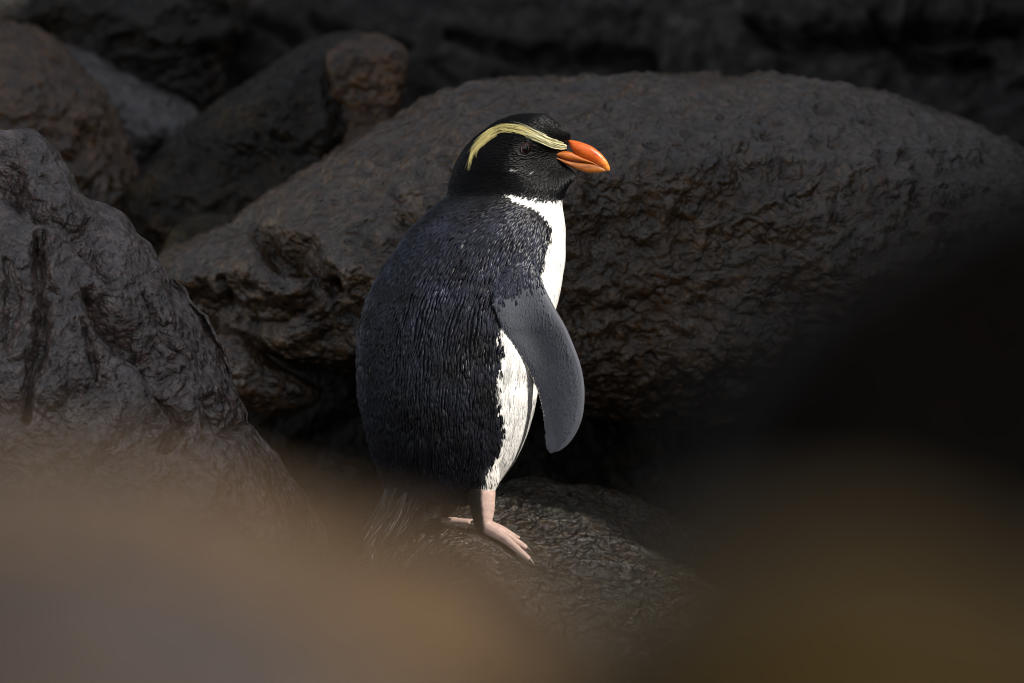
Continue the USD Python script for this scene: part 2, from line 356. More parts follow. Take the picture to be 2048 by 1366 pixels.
# the mossy rock the penguin stands on: a height field through the footholds
ctrl = np.array([(700, 0.02, 1150), (760, 0.02, 1105), (846, 0.05, 1046), (934, 0.05, 1049), (965, -0.05, 1066), (1010, -0.06, 1092), (1058, -0.07, 1128), (1120, -0.10, 1160), (985, 0.24, 985), (1060, 0.26, 968), (1180, 0.26, 985), (1300, 0.24, 1015), (1420, 0.2, 1080), (1520, 0.15, 1180),
                 (1250, -0.14, 1232), (1160, -0.18, 1240), (1080, -0.17, 1200), (960, -0.16, 1130), (850, -0.15, 1150), (1400, -0.02, 1180), (1600, -0.1, 1400), (1250, -0.24, 1400), (1000, -0.25, 1330), (800, -0.22, 1320), (640, -0.1, 1350), (620, 0.2, 1250), (800, 0.26, 1080), (1300, 0.1, 1080), (1150, 0.06, 1060), (1150, 0.45, 1250), (700, 0.45, 1300), (1500, 0.42, 1400)], float)
cw = at(ctrl[:, 0], ctrl[:, 2], ctrl[:, 1])
gx, gy = np.linspace(-0.33, 0.42, 430), np.linspace(-0.36, 0.55, 420)
X, Yg = np.meshgrid(gx, gy, indexing='ij')
rb = RBFInterpolator(cw[:, :2], cw[:, 2], kernel='thin_plate_spline', smoothing=1e-5)
Zg = rb(np.stack([X.ravel(), Yg.ravel()], 1)).reshape(X.shape)
ell = np.hypot((X - 0.045) / 0.375, (Yg - 0.09) / 0.45)
Zg = np.minimum(Zg, 0.4) - 0.35 * np.clip(ell - 0.72, 0, 1) ** 1.5
P = np.stack([X, Yg, Zg], -1).reshape(-1, 3)


def moss_noise(q):
    w = q / 0.05
    r1 = 1 - np.abs(2 * meshkit.fbm(w + 1.2 * meshkit.noise(w * 0.8, 5)[:, None], 3, 40) - 1)
    r2 = 1 - np.abs(2 * meshkit.fbm(q / 0.014 + 1.5 * meshkit.noise(q / 0.02, 6)[:, None], 2, 41) - 1)
    return 0.022 * (meshkit.fbm(q / 0.13, 3, 42) - 0.5) + 0.016 * (r1 - 0.6) + 0.007 * (r2 - 0.6)


dz = moss_noise(P)
foot_pts = at(np.array([850, 900, 930, 965, 1010, 1055]), np.array([1046, 1047, 1049, 1066, 1092, 1126]), np.array([0.05, 0.05, 0.05, -0.05, -0.06, -0.07]))
fd = cKDTree(foot_pts[:, :2]).query(P[:, :2])[0]
P[:, 2] += dz * np.clip((fd - 0.005) / 0.03, 0.25, 1) - 0.002
n1, n2 = len(gx), len(gy)
i, j = np.meshgrid(np.arange(n1 - 1), np.arange(n2 - 1), indexing='ij')
a = (i * n2 + j).ravel()
F = np.vstack([np.stack([a, a + n2, a + n2 + 1], 1), np.stack([a, a + n2 + 1, a + 1], 1)])
edge = np.r_[np.arange(n1) * n2, (n1 - 1) * n2 + np.arange(1, n2), (np.arange(n1 - 1)[::-1]) * n2 + n2 - 1, np.arange(1, n2 - 1)[::-1]]
low = P[edge].copy(); low[:, 2] = -0.4
K = len(P); ne = len(edge); q = np.arange(ne)
F = np.vstack([F, np.stack([edge, np.roll(edge, -1), K + (q + 1) % ne], 1)[:, ::-1], np.stack([edge, K + (q + 1) % ne, K + q], 1)[:, ::-1]])
tag(obj('boulder', (np.vstack([P, low]), F), M_moss), 'olive and brown mossy rock under the feet of the penguin', 'rock')

# ---------------------------------------------------------------- foreground rocks, far out of focus
boulder('foreground_rock', 'blurred tan brown rock close to the lens, its ridge sloping across the bottom left', M_fore,
        [(-1700, 1400), (-1000, 1050), (-300, 945), (100, 930), (330, 960), (600, 1045), (850, 1112), (1100, 1215), (1300, 1310), (1450, 1500), (1560, 1900), (1600, 2800), (1500, 4600), (-1200, 4600), (-1900, 3000)],
        -9.0, 0.28, 0.35, n=2.4, center=(-100, 2400), res=(70, 300), seed=41, noise=((0.12, 0.02), (0.04, 0.006)))
boulder('foreground_rock', 'blurred grey brown rock nearest the lens in the bottom left corner', M_foregrey,
        [(-1900, 1700), (-900, 1330), (-300, 1100), (120, 1060), (400, 1150), (650, 1300), (860, 1520), (1000, 2200), (900, 4600), (-1500, 4600)],
        -9.8, 0.2, 0.3, n=2.4, center=(-200, 2700), res=(60, 260), seed=42, noise=((0.12, 0.02), (0.04, 0.006)))
boulder('foreground_rock', 'blurred olive green mossy rock close to the lens at the bottom right', M_olive,
        [(960, 1560), (1090, 1330), (1320, 1160), (1600, 1070), (1850, 1100), (2050, 1180), (2300, 1250), (2600, 1800), (2700, 4600), (1200, 4600), (1050, 2400)],
        -10.0, 0.2, 0.3, n=2.4, center=(1800, 2300), res=(60, 260), seed=44, noise=((0.12, 0.02), (0.04, 0.006)))
boulder('foreground_rock', 'blurred rock close to the lens, coloured black for shade, along the right edge', M_black,
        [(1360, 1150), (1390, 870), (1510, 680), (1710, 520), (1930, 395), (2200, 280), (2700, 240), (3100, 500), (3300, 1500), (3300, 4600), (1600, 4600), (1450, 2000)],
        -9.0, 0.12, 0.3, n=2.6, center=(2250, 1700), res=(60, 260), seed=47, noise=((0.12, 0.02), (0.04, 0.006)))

# ================================================================ the penguin
B = '/World/penguin'
pen = UsdGeom.Xform.Define(stage, path_of('penguin', '/World')).GetPrim()
tag(pen, 'black and white crested penguin with orange bill and yellow brow stripe, standing on mossy rock', 'penguin')

# silhouette rows: pixel row, left edge, right edge, half depth (all in photo pixels)
rows = np.array([
    (228.5, 1048, 1066, 8), (232, 1027, 1092, 32), (240, 1004, 1105, 48), (247, 990, 1113, 55), (262, 967, 1128, 65), (272, 954, 1136, 70), (280, 946, 1139, 72), (290, 936, 1136, 75), (302, 927, 1129, 79), (320, 916, 1126, 82), (333, 910, 1134, 84),
    (342, 907, 1144, 85), (349, 905, 1147, 85), (355, 903, 1145, 85), (362, 901, 1141, 85), (374, 899, 1134, 85), (387, 897, 1128, 88), (396, 892, 1123, 93), (408, 878, 1124, 100), (420, 864, 1126, 107), (433, 851, 1128, 113), (464, 822, 1131, 124), (506, 793, 1131, 134),
    (549, 764, 1126, 142), (580, 747, 1121, 147), (622, 731, 1111, 152), (665, 721, 1102, 155), (709, 718, 1094, 157), (740, 718, 1087, 158), (772, 719, 1078, 158), (800, 722, 1073, 156), (819, 726, 1069, 154), (845, 731, 1062, 150), (872, 738, 1053, 145),
    (911, 749, 1036, 132), (948, 763, 1012, 112), (965, 770, 999, 98), (980, 778, 985, 80), (992, 792, 968, 58), (1000, 812, 950, 38), (1004, 840, 930, 16)], float)
rr = np.unique(np.r_[np.linspace(228.5, 262, 60), np.linspace(262, 420, 200), np.linspace(420, 960, 330), np.linspace(960, 1004, 50)])
Lp, Rp, Bp = (PchipInterpolator(rows[:, 0], rows[:, k]) for k in (1, 2, 3))


def smooth_row(f, y):
    return sum(w * f(np.clip(y + o, 228.5, 1004)) for o, w in ((-5, .15), (-2.5, .2), (0, .3), (2.5, .2), (5, .15)))


def smoothed(f, y):
    y = np.asarray(y, float)
    k = np.clip(np.minimum(y - 242, 990 - y) / 20, 0, 1)
    return f(y) * (1 - k) + smooth_row(f, y) * k


def ss(x):
    x = np.clip(x, 0, 1)
    return x * x * (3 - 2 * x)


def body_point(py, phi):
    """Point of the body on pixel row py at the angle phi round the section (0 = towards the right, -90 degrees = towards the viewer)."""
    py, phi = np.broadcast_arrays(np.asarray(py, float), np.asarray(phi, float))
    l, r, b = smoothed(Lp, py), smoothed(Rp, py), smoothed(Bp, py)
    c, a = (l + r) / 2, (r - l) / 2
    u, w = np.cos(phi), np.sin(phi)
    head = ss((380 - py) / 45) * ss((py - 226) / 50)       # the head narrows towards the bill
    taper = 1 - head * ((0.28 + 0.45 * ss((py - 238) / 84)) * np.clip((u + 0.15) / 1.15, 0, 1) ** 1.6)
    p = 0.92
    y = b * np.sign(w) * np.abs(w) ** p * taper
    return np.stack([(c + a * u - 1024) * S, y * S, Z0 + (683 - py) * S], -1)


def px_row(z):
    return 683 - (z - Z0) / S


def phi_at(py, px):
    l, r = smoothed(Lp, py), smoothed(Rp, py)
    return np.arccos(np.clip((px - (l + r) / 2) / ((r - l) / 2), -1, 1))


def near_point(px, py, lift=0.0):
    """Where the viewer's ray through a pixel meets the near side of the body."""
    px, py = np.broadcast_arrays(np.asarray(px, float), np.asarray(py, float))
    y = np.full(px.shape, -0.05)
    for _ in range(12):
        w = at(px, py, y)
        row = np.clip(px_row(w[..., 2]), 229, 1003)
        q = body_point(row, -phi_at(row, 1024 + w[..., 0] / S))
        y = 0.5 * y + 0.5 * q[..., 1]
    w = at(px, py, y)
    row = np.clip(px_row(w[..., 2]), 229, 1003)
    ph = -phi_at(row, 1024 + w[..., 0] / S)
    n = body_normal(row, ph)
    return w + n * lift, n


def body_normal(py, phi):
    py = np.clip(py, 229.5, 1002.5)
    du = body_point(py, phi + 0.01) - body_point(py, phi - 0.01)
    dv = body_point(py + 1, phi) - body_point(py - 1, phi)
    n = np.cross(du, dv)
    n /= np.maximum(np.linalg.norm(n, axis=-1, keepdims=True), 1e-12)
    c = body_point(py, phi * 0 + 0.0) * 0.5 + body_point(py, phi * 0 + np.pi) * 0.5
    s = np.sign(((body_point(py, phi) - c) * n).sum(-1, keepdims=True))
    return n * np.where(s == 0, 1, s)


NA = 360
ph = np.linspace(-np.pi, np.pi, NA, endpoint=False)
v = body_point(rr[:, None], ph[None]).reshape(-1, 3)
f = ring_faces(len(rr), NA)
k = len(v)
v = np.vstack([v, v[:NA].mean(0), v[-NA:].mean(0)])
j = np.arange(NA)
f = np.vstack([f, np.stack([np.full(NA, k), (j + 1) % NA, j], 1), np.stack([np.full(NA, k + 1), (len(rr) - 1) * NA + j, (len(rr) - 1) * NA + (j + 1) % NA], 1)])


def manifold(v, f):
    t = trimesh.Trimesh(v, f, process=False)
    if t.volume < 0:
        f = f[:, ::-1]
    return manifold3d.Manifold(manifold3d.Mesh(np.asarray(v, np.float32), np.asarray(f, np.uint32)))


M_body_loft = manifold(v, f)


def ball(c, r, n=20):
    return manifold3d.Manifold.sphere(float(r), n).translate([float(x) for x in c])


def chain(points, radii, n=20):
    parts = []
    for i in range(len(points) - 1):
        parts.append(manifold3d.Manifold.batch_hull([ball(points[i], radii[i], n), ball(points[i + 1], radii[i + 1], n)]))
    out = parts[0]
    for p_ in parts[1:]:
        out = out + p_
    return out


def soften(man, edge, it=12):
    man = man.refine_to_length(edge)
    me = man.to_mesh()
    t = trimesh.Trimesh(me.vert_properties[:, :3], me.tri_verts, process=True)
    trimesh.smoothing.filter_taubin(t, 0.5, 0.52, it)
    return t


# legs and webbed feet
def leg(knee, ankle, toes, webs=True, r=26):
    m_ = chain([knee, knee * 0.45 + ankle * 0.55 + np.array([0.001, 0, 0]), ankle], [S * (r + 7), S * (r + 1), S * (r - 5)])
    hub = []
    for tip, tr in toes:
        mid = ankle * 0.5 + tip * 0.5 + np.array([0, 0, S * 3])
        m_ = m_ + chain([ankle + np.array([0, 0, -S * 4]), mid, tip], [S * 15, S * 9, S * tr])
        hub.append((mid, tip))
    for (a1, b1), (a2, b2) in zip(hub[:-1], hub[1:]):
        m_ = m_ + manifold3d.Manifold.batch_hull([ball(ankle + [0, 0, -S * 8], S * 5), ball(b1 * 0.85 + ankle * 0.15 + [0, 0, -S * 3], S * 1.6), ball(b2 * 0.85 + ankle * 0.15 + [0, 0, -S * 3], S * 1.6)])
    return soften(m_, 0.0028)


kn, an = at(961, 984, -0.043), at(966, 1046, -0.05)
t_out, t_mid, t_in = at(1056, 1117, -0.085), at(1049, 1094, -0.05), at(1036, 1078, 0.0)
leg_near = leg(kn, an, [(t_out, 6), (t_mid, 6), (t_in, 6)], r=23)
kf, af = at(905, 965, 0.06), at(880, 1032, 0.055)
leg_far = soften(chain([kf, at(896, 1010, 0.06), at(886, 1034, 0.055)], [S * 27, S * 20, S * 9], 20) + chain([at(854, 1041, 0.05), at(890, 1041, 0.05), at(936, 1045, 0.04)], [S * 4, S * 6, S * 5])
                 + chain([at(880, 1040, 0.055), at(945, 1043, 0.075)], [S * 6, S * 5]) + chain([at(880, 1040, 0.055), at(935, 1040, 0.105)], [S * 6, S * 5]), 0.0028)

# flippers: a blade lofted along its length
f_front = np.array([(1066, 518), (1076, 540), (1083, 562), (1092, 581), (1112, 620), (1128, 647), (1140, 673), (1152, 703), (1162, 733), (1168, 766), (1169, 798), (1165, 834), (1154, 863), (1139, 886), (1124, 899), (1112, 904)], float)
f_rear = np.array([(1030, 528), (998, 556), (987, 585), (984, 606), (992, 625), (1000, 648), (1010, 666), (1028, 691), (1046, 718), (1060, 747), (1075, 781), (1083, 810), (1088, 838), (1092, 868), (1096, 893), (1104, 903)], float)


def flipper(mirror=False):
    nb, nw = 90, 33
    A, C = spline(f_front, False, 6), spline(f_rear, False, 6)
    ta = np.linspace(0, 1, len(A))
    t = np.linspace(0, 1, nb)
    A = np.stack([np.interp(t, ta, A[:, i]) for i in (0, 1)], 1)
    C = np.stack([np.interp(t, ta, C[:, i]) for i in (0, 1)], 1)
    A, C = gaussian_filter1d(A, 1.0, axis=0, mode='nearest'), gaussian_filter1d(C, 1.0, axis=0, mode='nearest')
    # distance: hugging the shoulder at the top, hanging clear at the tip
    sh = near_point((A[:20, 0] + C[:20, 0]) / 2, (A[:20, 1] + C[:20, 1]) / 2)[0][:, 1]
    yb = PchipInterpolator([0, 0.12, 0.25, 0.5, 0.75, 1], [-0.062, -0.074, -0.077, -0.062, -0.051, -0.042])(t)
    half = PchipInterpolator([0, 0.06, 0.2, 0.5, 0.9, 1], [0.004, 0.009, 0.0095, 0.0068, 0.0038, 0.002])(t)
    w = np.linspace(0, 1, nw)
    near, far = [], []
    PX = C[:, 0, None] + (A[:, 0] - C[:, 0])[:, None] * w
    PY = C[:, 1, None] + (A[:, 1] - C[:, 1])[:, None] * w
    skin_y = near_point(PX, PY)[0][..., 1]
    YC = np.minimum(yb[:, None] - (w - 0.45) * 0.012, skin_y - 0.004 * np.clip(t[:, None] * 8, 0, 1))
    YC = gaussian_filter1d(gaussian_filter1d(YC, 7, axis=0, mode='nearest'), 5, axis=1, mode='nearest')
    for i in range(nb):
        th = half[i] * np.sqrt(np.clip(1 - (2 * w - 1) ** 2, 0, 1)) ** 0.8 * (0.55 + 0.6 * w)      # thicker leading edge
        near.append(at(PX[i], PY[i], YC[i] - th))
        far.append(at(PX[i, 1:-1], PY[i, 1:-1], YC[i, 1:-1] + th[1:-1])[::-1])
    ring = np.array([np.vstack([a_, b_]) for a_, b_ in zip(near, far)])
    nr_, nc_ = ring.shape[:2]
    vv = ring.reshape(-1, 3)
    ff = ring_faces(nr_, nc_)
    k_ = len(vv)
    vv = np.vstack([vv, ring[0].mean(0), ring[-1].mean(0)])
    q_ = np.arange(nc_)
    ff = np.vstack([ff, np.stack([np.full(nc_, k_), (q_ + 1) % nc_, q_], 1), np.stack([np.full(nc_, k_ + 1), (nr_ - 1) * nc_ + q_, (nr_ - 1) * nc_ + (q_ + 1) % nc_], 1)])
    if mirror:                       # the other flipper, on the hidden side and held close to the body
        c_ = np.array([0.005, 0, 0])
        vv = vv.copy()
        vv[:, 1] = -vv[:, 1] * 1.15
        vv[:, 0] -= 0.075 * 1.0
    return vv, ff


fv, ff_ = flipper()
gv, gf = flipper(True)
thigh_mesh = soften(chain([at(950, 905, -0.035), at(965, 950, -0.043), at(962, 978, -0.043)], [S * 52, S * 34, S * 27], 28), 0.003)
tail_base = soften(chain([at(832, 895, 0.01), at(814, 985, 0.0), at(786, 1046, -0.01), at(752, 1086, -0.015)], [S * 64, S * 42, S * 24, S * 8], 28), 0.004)
whole = M_body_loft + manifold(tail_base.vertices, tail_base.faces) + manifold(thigh_mesh.vertices, thigh_mesh.faces) + manifold(fv, ff_) + manifold(gv, gf) + manifold(leg_near.vertices, leg_near.faces) + manifold(leg_far.vertices, leg_far.faces)
wm = whole.to_mesh()
bv, bf = np.array(wm.vert_properties[:, :3], float), np.array(wm.tri_verts, int)

# ---- plumage pattern: which points of the skin are black, white, slate or pink
edge_rows = np.array([(391, 1006), (396, 1018), (405, 1033), (417, 1068), (438, 1091), (459, 1103), (485, 1098), (504, 1091), (528, 1087), (559, 1078), (600, 1050), (640, 1012), (665, 999), (690, 1003), (708, 1007), (735, 999), (756, 994), (788, 994), (819, 996), (840, 1008), (867, 1007), (898, 999), (930, 983), (961, 967), (1004, 950)], float)
throat = np.array([(1000, 389), (1016, 390), (1048, 394), (1075, 400), (1104, 403), (1122, 398), (1140, 392)], float)
FRONT = lambda py: np.interp(py, [380, 470, 700], [0.0, 0.30, 0.42])      # where the bird's breastbone faces


def white_amount(py, phi):
    """> 0 inside the white front; in pixels of the photograph."""
    f0 = FRONT(py)
    d = (phi - f0 + np.pi) % (2 * np.pi) - np.pi
    mir = f0 - np.abs(d)                                                   # fold the far half onto the near half
    l, r = smoothed(Lp, py), smoothed(Rp, py)
    c, a = (l + r) / 2, (r - l) / 2
    px = np.where(mir > 0, r + mir * a * 0.3, c + a * np.cos(mir))
    drop = smoothed(Bp, py) * np.abs(np.sin(mir)) * math.tan(PITCH)         # the near side sits a little lower in the view
    vrow = py + drop
    side = px - np.interp(vrow, edge_rows[:, 0], edge_rows[:, 1])
    top = vrow - np.interp(np.minimum(px, 1128), throat[:, 0], throat[:, 1])
    return np.minimum(side, top * 1.5)


brow = px_row(bv[:, 2])
rowc = np.clip(brow, 229, 1003)
l, r, b_ = smoothed(Lp, rowc), smoothed(Rp, rowc), smoothed(Bp, rowc)
bphi = np.arctan2(bv[:, 1] / S / b_, (1024 + bv[:, 0] / S - (l + r) / 2) / ((r - l) / 2))
wa = white_amount(rowc, bphi)
wn = 9 * (meshkit.fbm(bv / 0.006, 3, 51) - 0.5)
white = np.clip((wa + wn) / 5 + 0.5, 0, 1)
BLACK, WHITE, SLATE, PINK, LEG_DARK = (np.array(x) for x in ((0.004, 0.0038, 0.004), (0.80, 0.77, 0.72), (0.088, 0.092, 0.108), (0.39, 0.27, 0.23), (0.010, 0.008, 0.006)))
tone = BLACK + (WHITE - BLACK) * white[:, None]
sets = [v, fv, gv, leg_near.vertices, leg_far.vertices, tail_base.vertices, thigh_mesh.vertices]
label_tree = cKDTree(np.vstack(sets))
owner = np.repeat(np.arange(7), [len(x) for x in sets])[label_tree.query(bv)[1]]
fl = (owner == 1) | (owner == 2)
mott = 0.82 + 0.36 * meshkit.fbm(bv / np.array([0.012, 0.012, 0.05]), 3, 52)
tone[fl] = SLATE * mott[fl, None]
P2 = to_px(bv)
rear_d = seg_dist(P2, spline(f_rear[6:], False, 4))[0]
rim = fl & (owner == 1) & (rear_d < 2.6 + 1.8 * (meshkit.noise(bv / 0.002, 9) - 0.5)) & (P2[:, 1] > 672) & (P2[:, 1] < 850)
tone[rim] = (0.6, 0.53, 0.42)
tone[owner == 5] = BLACK
thp = to_px(bv)
tw_ = np.clip((thp[:, 0] - np.interp(thp[:, 1], [900, 930, 961, 984, 1010], [998, 983, 966, 957, 953]) + wn * 0.5) / 5 + 0.5, 0, 1)[:, None]
tone = np.where((owner == 6)[:, None], BLACK + (WHITE * 0.85 - BLACK) * tw_, tone)
lg = (owner == 3) | (owner == 4)
scute = np.abs(np.sin(bv[:, 2] / 0.0021 + 5 * meshkit.fbm(bv / 0.01, 2, 57)))
skin = PINK * (0.62 + 0.5 * meshkit.fbm(bv / 0.006, 3, 53) + 0.22 * np.clip(scute * 2, 0, 1))[:, None]
ax_x = np.where(owner == 3, np.interp(bv[:, 2], [an[2], kn[2]], [an[0], kn[0]]), np.interp(bv[:, 2], [af[2], kf[2]], [af[0], kf[0]]))
anz = np.where(owner == 3, an[2], af[2])
dark_of_leg = np.clip((ax_x + 0.0015 - bv[:, 0]) / 0.003 + 0.5 + 1.2 * (meshkit.fbm(bv / 0.006, 2, 54) - 0.5), 0, 1) * (bv[:, 2] > anz - S * 32)
dark_of_leg = np.where((owner == 4) & (bv[:, 2] > af[2] - S * 3), 1.0, dark_of_leg)  # far leg wholly dark above the foot: shade put into its colour
tl = skin + (LEG_DARK - skin) * dark_of_leg[:, None]
thigh = np.clip((px_row(bv[:, 2]) * -1 + 986) / 10, 0, 1)
tl = tl + (tone - tl) * thigh[:, None] * 0
tone[lg] = tl[lg]

M_skin = usdkit.material(stage, '/World/Looks/penguin_skin', {
    'a': ('attribute', dict(attribute='tone')), 'g': ('geometry', {}),
    'mp': ('mapping', dict(scale=(420, 420, 160), rotation=(0, 0.5, 0))),
    'n': ('noise_texture', dict(scale=1, detail=3, roughness=0.6)),
    'b': ('bump', dict(distance=0.0012, strength=0.4)),
    'p': ('principled_bsdf', dict(roughness=0.55, specular_ior_level=0.2))},
    [('a.color', 'p.base_color'), ('g.position', 'mp.vector'), ('mp.vector', 'n.vector'), ('n.fac', 'b.height'), ('b.normal', 'p.normal')], surface='p.BSDF')
obj('body', (bv, bf), M_skin, B, smooth=50 if False else True, tone=tone)

# ---- feathers
M_feather = usdkit.material(stage, '/World/Looks/feather', {
    'a': ('attribute', dict(attribute='tone')),
    'p': ('principled_bsdf', dict(roughness=0.36, specular_ior_level=0.28))},
    [('a.color', 'p.base_color')], surface='p.BSDF')


M_headf = usdkit.material(stage, '/World/Looks/head_feather', {'a': ('attribute', dict(attribute='tone')), 'p': ('principled_bsdf', dict(roughness=0.42, specular_ior_level=0.13))}, [('a.color', 'p.base_color')], surface='p.BSDF')


M_whitef = usdkit.material(stage, '/World/Looks/white_feather', {'a': ('attribute', dict(attribute='tone')), 'p': ('principled_bsdf', dict(roughness=0.7, specular_ior_level=0.2))}, [('a.color', 'p.base_color')], surface='p.BSDF')


def blades(p, n, d, length, width, lift, arch, tone, radius=0.09, nl=5, sink=0.0002, tipdark=None, rollsd=0.0):
    """Feather blades: p base, n skin normal, d direction; every argument per feather. Returns (vertices, faces, tones)."""
    N = len(p)
    d = d - n * (d * n).sum(1, keepdims=True)
    d /= np.maximum(np.linalg.norm(d, axis=1, keepdims=True), 1e-9)
    roll = np.random.default_rng(len(p)).normal(0, 1, N)[:, None] * np.reshape(rollsd, (-1, 1))
    s = np.cross(d, n)
    s, n = s * np.cos(roll) + n * np.sin(roll), n * np.cos(roll) - s * np.sin(roll)
    t = np.linspace(0, 1, nl)
    prof = np.sqrt(np.clip(1 - (np.abs(t - 0.42) / 0.62) ** 2.2, 0.0, 1))
    prof[-1] = 0.06
    V = np.zeros((N, nl, 3, 3))
    for a_ in range(nl):
        L = length * t[a_]
        c_ = p + d * L[:, None] + n * (-sink + lift * t[a_] ** 1.2 - L ** 2 / (2 * radius))[:, None]
        for q_, o_ in enumerate((-1, 0, 1)):
            V[:, a_, q_] = c_ + s * (o_ * width * prof[a_] / 2)[:, None] + n * ((arch * width * prof[a_]) if o_ == 0 else 0 * width)[:, None]
    base = (np.arange(N) * nl * 3)[:, None]
    F_ = []
    for a_ in range(nl - 1):
        for q_ in range(2):
            i0 = a_ * 3 + q_
            F_ += [[i0, i0 + 1, i0 + 4], [i0, i0 + 4, i0 + 3]]
    F_ = (base[:, :, None] + np.array(F_)[None]).reshape(-1, 3)
    T_ = np.repeat(tone[:, None], nl * 3, 1)
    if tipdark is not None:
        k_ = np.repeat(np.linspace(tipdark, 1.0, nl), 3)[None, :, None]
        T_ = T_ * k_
    return V.reshape(-1, 3), F_, T_.reshape(-1, 3)


def flow(P_, row):
    """Lie of the feathers: back from the bill over the head, then down the body."""
    ang = np.interp(row, [395, 450, 520, 600, 700, 1000], [140, 122, 110, 100, 92, 86])   # degrees from +x, downwards
    a_ = np.radians(ang)
    dn = np.stack([np.cos(a_), 0 * a_, -np.sin(a_)], 1)
    bill = np.array([(1150 - 1024) * S, 0, Z0 + (683 - 300) * S])
    hd = P_ - bill
    hd /= np.linalg.norm(hd, axis=1, keepdims=True)
    hd[:, 2] -= 0.25 * np.clip((row - 320) / 50, 0, 1)
    k_ = np.clip((row - 352) / 50, 0, 1)[:, None]
    d_ = hd * (1 - k_) + dn * k_
    nz = meshkit.fbm(P_ / 0.035, 3, 61) - 0.5
    d_[:, 0] += 0.55 * nz
    return d_


shoulder_poly = [(1070, 512), (1030, 530), (990, 560), (978, 600), (992, 640), (1010, 664), (1060, 740), (1112, 620)]
from shapely.geometry import Polygon
from shapely import contains_xy
SH = Polygon(shoulder_poly)
samples = []
row = 229.2
while row < 1003:
    step = np.interp(row, [231, 350, 420, 520, 960, 1003], [3.6, 4.6, 6.0, 7.2, 8.0, 5])
    spacing = np.interp(row, [231, 350, 420, 520, 1003], [2.4, 3.0, 3.7, 4.2, 4.2])
    lx, rx, bx = smoothed(Lp, row), smoothed(Rp, row), smoothed(Bp, row)
    q_ = np.linspace(-np.pi, np.pi, 24)
    slope = np.linalg.norm(body_point(row + 0.5, q_) - body_point(row - 0.5 if row > 229.2 else row, q_), axis=1).mean() / S / (1.0 if row > 229.2 else 0.5)
    step = step / max(1.0, slope)
    per = 2 * np.pi * math.sqrt((((rx - lx) / 2) ** 2 + bx ** 2) / 2)
    cnt = max(6, int(per / spacing))
    pp = (np.arange(cnt) + rng.random() + rng.uniform(-0.35, 0.35, cnt)) / cnt * 2 * np.pi - np.pi
    k_ = ss((row - 470) / 120)                                  # lower down the wet feathers hang one under the other in ridges
    if k_ > 0.01:
        g_ = (np.arange(204) + 0.5) / 204 * 2 * np.pi - np.pi
        g_ = g_ + 0.034 * (meshkit.fbm(np.stack([np.cos(g_) * 9, np.sin(g_) * 9, np.full(204, row / 60)], 1), 2, 66) - 0.5) * 3
        if k_ > 0.99 or rng.random() < k_:
            pp, cnt = g_ + rng.uniform(-0.004, 0.004, 204), 204
    samples.append(np.stack([np.clip(row + rng.uniform(-0.5, 0.5, cnt) * step, 229.2, 1002.5), pp], 1))
    row += step
sm = np.vstack(samples)
pr, pp = sm.T
FP, FN = body_point(pr, pp), body_normal(pr, pp)
pix = to_px(FP)
keep = ~((FP[:, 1] < 0) & contains_xy(SH, pix[:, 0], pix[:, 1]))
# no feathers over the eye or the bill's root
eye_px = np.array([1053, 297.0])
keep &= ~((FP[:, 1] < 0) & (np.hypot((pix[:, 0] - eye_px[0]), (pix[:, 1] - eye_px[1]) * 1.1) < 13.5))
keep &= ~((FP[:, 1] > 0) & (np.hypot(1024 + FP[:, 0] / S - 1053, px_row(FP[:, 2]) - 297) < 13.5))
bx_, bz_ = 1024 + FP[:, 0] / S, px_row(FP[:, 2])
keep &= ~((bx_ > 1103) & (bz_ > 300) & (bz_ < 312 + 0.62 * (bx_ - 1100)))
keep &= ~((bx_ > 1128) & (bz_ > 282) & (bz_ < 312))
pr, pp, FP, FN = pr[keep], pp[keep], FP[keep], FN[keep]
N = len(pr)
wa0 = white_amount(pr, pp)
wa = wa0 + rng.normal(0, 4.0, N) * np.interp(pr, [400, 620, 670, 720], [0.4, 0.9, 2.6, 0.9])
is_w = wa > 0
Lf = np.interp(pr, [231, 350, 420, 500, 960, 1003], [13, 13, 17, 22, 25, 25]) * S * rng.uniform(0.8, 1.25, N)
Wf = np.interp(pr, [231, 350, 420, 500, 1003], [2.8, 3.2, 4.4, 5.4, 5.8]) * S * rng.uniform(0.7, 1.25, N)
lift = np.interp(pr, [231, 350, 420, 500, 1003], [1.0, 0.8, 1.9, 2.6, 2.6]) * 1e-3 * rng.uniform(0.6, 1.5, N)
clump = meshkit.fbm(FP / np.array([0.006, 0.006, 0.03]), 2, 63)
lift = lift * (0.4 + 1.2 * clump)
near_edge = np.exp(-(wa0 / 9) ** 2)
Lf = Lf * (1 - 0.45 * near_edge); Wf = Wf * (1 - 0.35 * near_edge)
FP = FP + rng.normal(0, 0.0012, FP.shape) * near_edge[:, None]
Lf[is_w] *= 0.85; Wf[is_w] *= 0.8; lift[is_w] *= 0.22
g = rng.uniform(0.6, 1.6, N)
blk = np.stack([0.0055 * g, 0.0052 * g, 0.0062 * g], 1)
blue = np.clip((meshkit.fbm(FP / 0.03, 2, 64) - 0.25) * 2, 0, 1) * np.clip((pr - 380) / 60, 0, 1) * np.interp(pr, [560, 820], [1, 0.3]) * rng.uniform(0.5, 1, N)
blk = blk + np.array([0.042, 0.046, 0.078]) * blue[:, None]  # bluish sheen of the upper back put into the feather colour
headk = np.clip((400 - pr) / 40, 0, 1)[:, None]
blk = blk * (1 - 0.6 * headk)
belly_grey = np.clip((pr - 600) / 120, 0, 1) * (0.26 + 1.0 * np.clip(meshkit.fbm(FP / np.array([0.004, 0.004, 0.022]), 3, 67) - 0.40, 0, 1))     # the belly is greyer and streaked lower down
wht = np.array([0.84, 0.815, 0.775]) * (rng.uniform(0.9, 1.0, N) * (1 - belly_grey))[:, None]
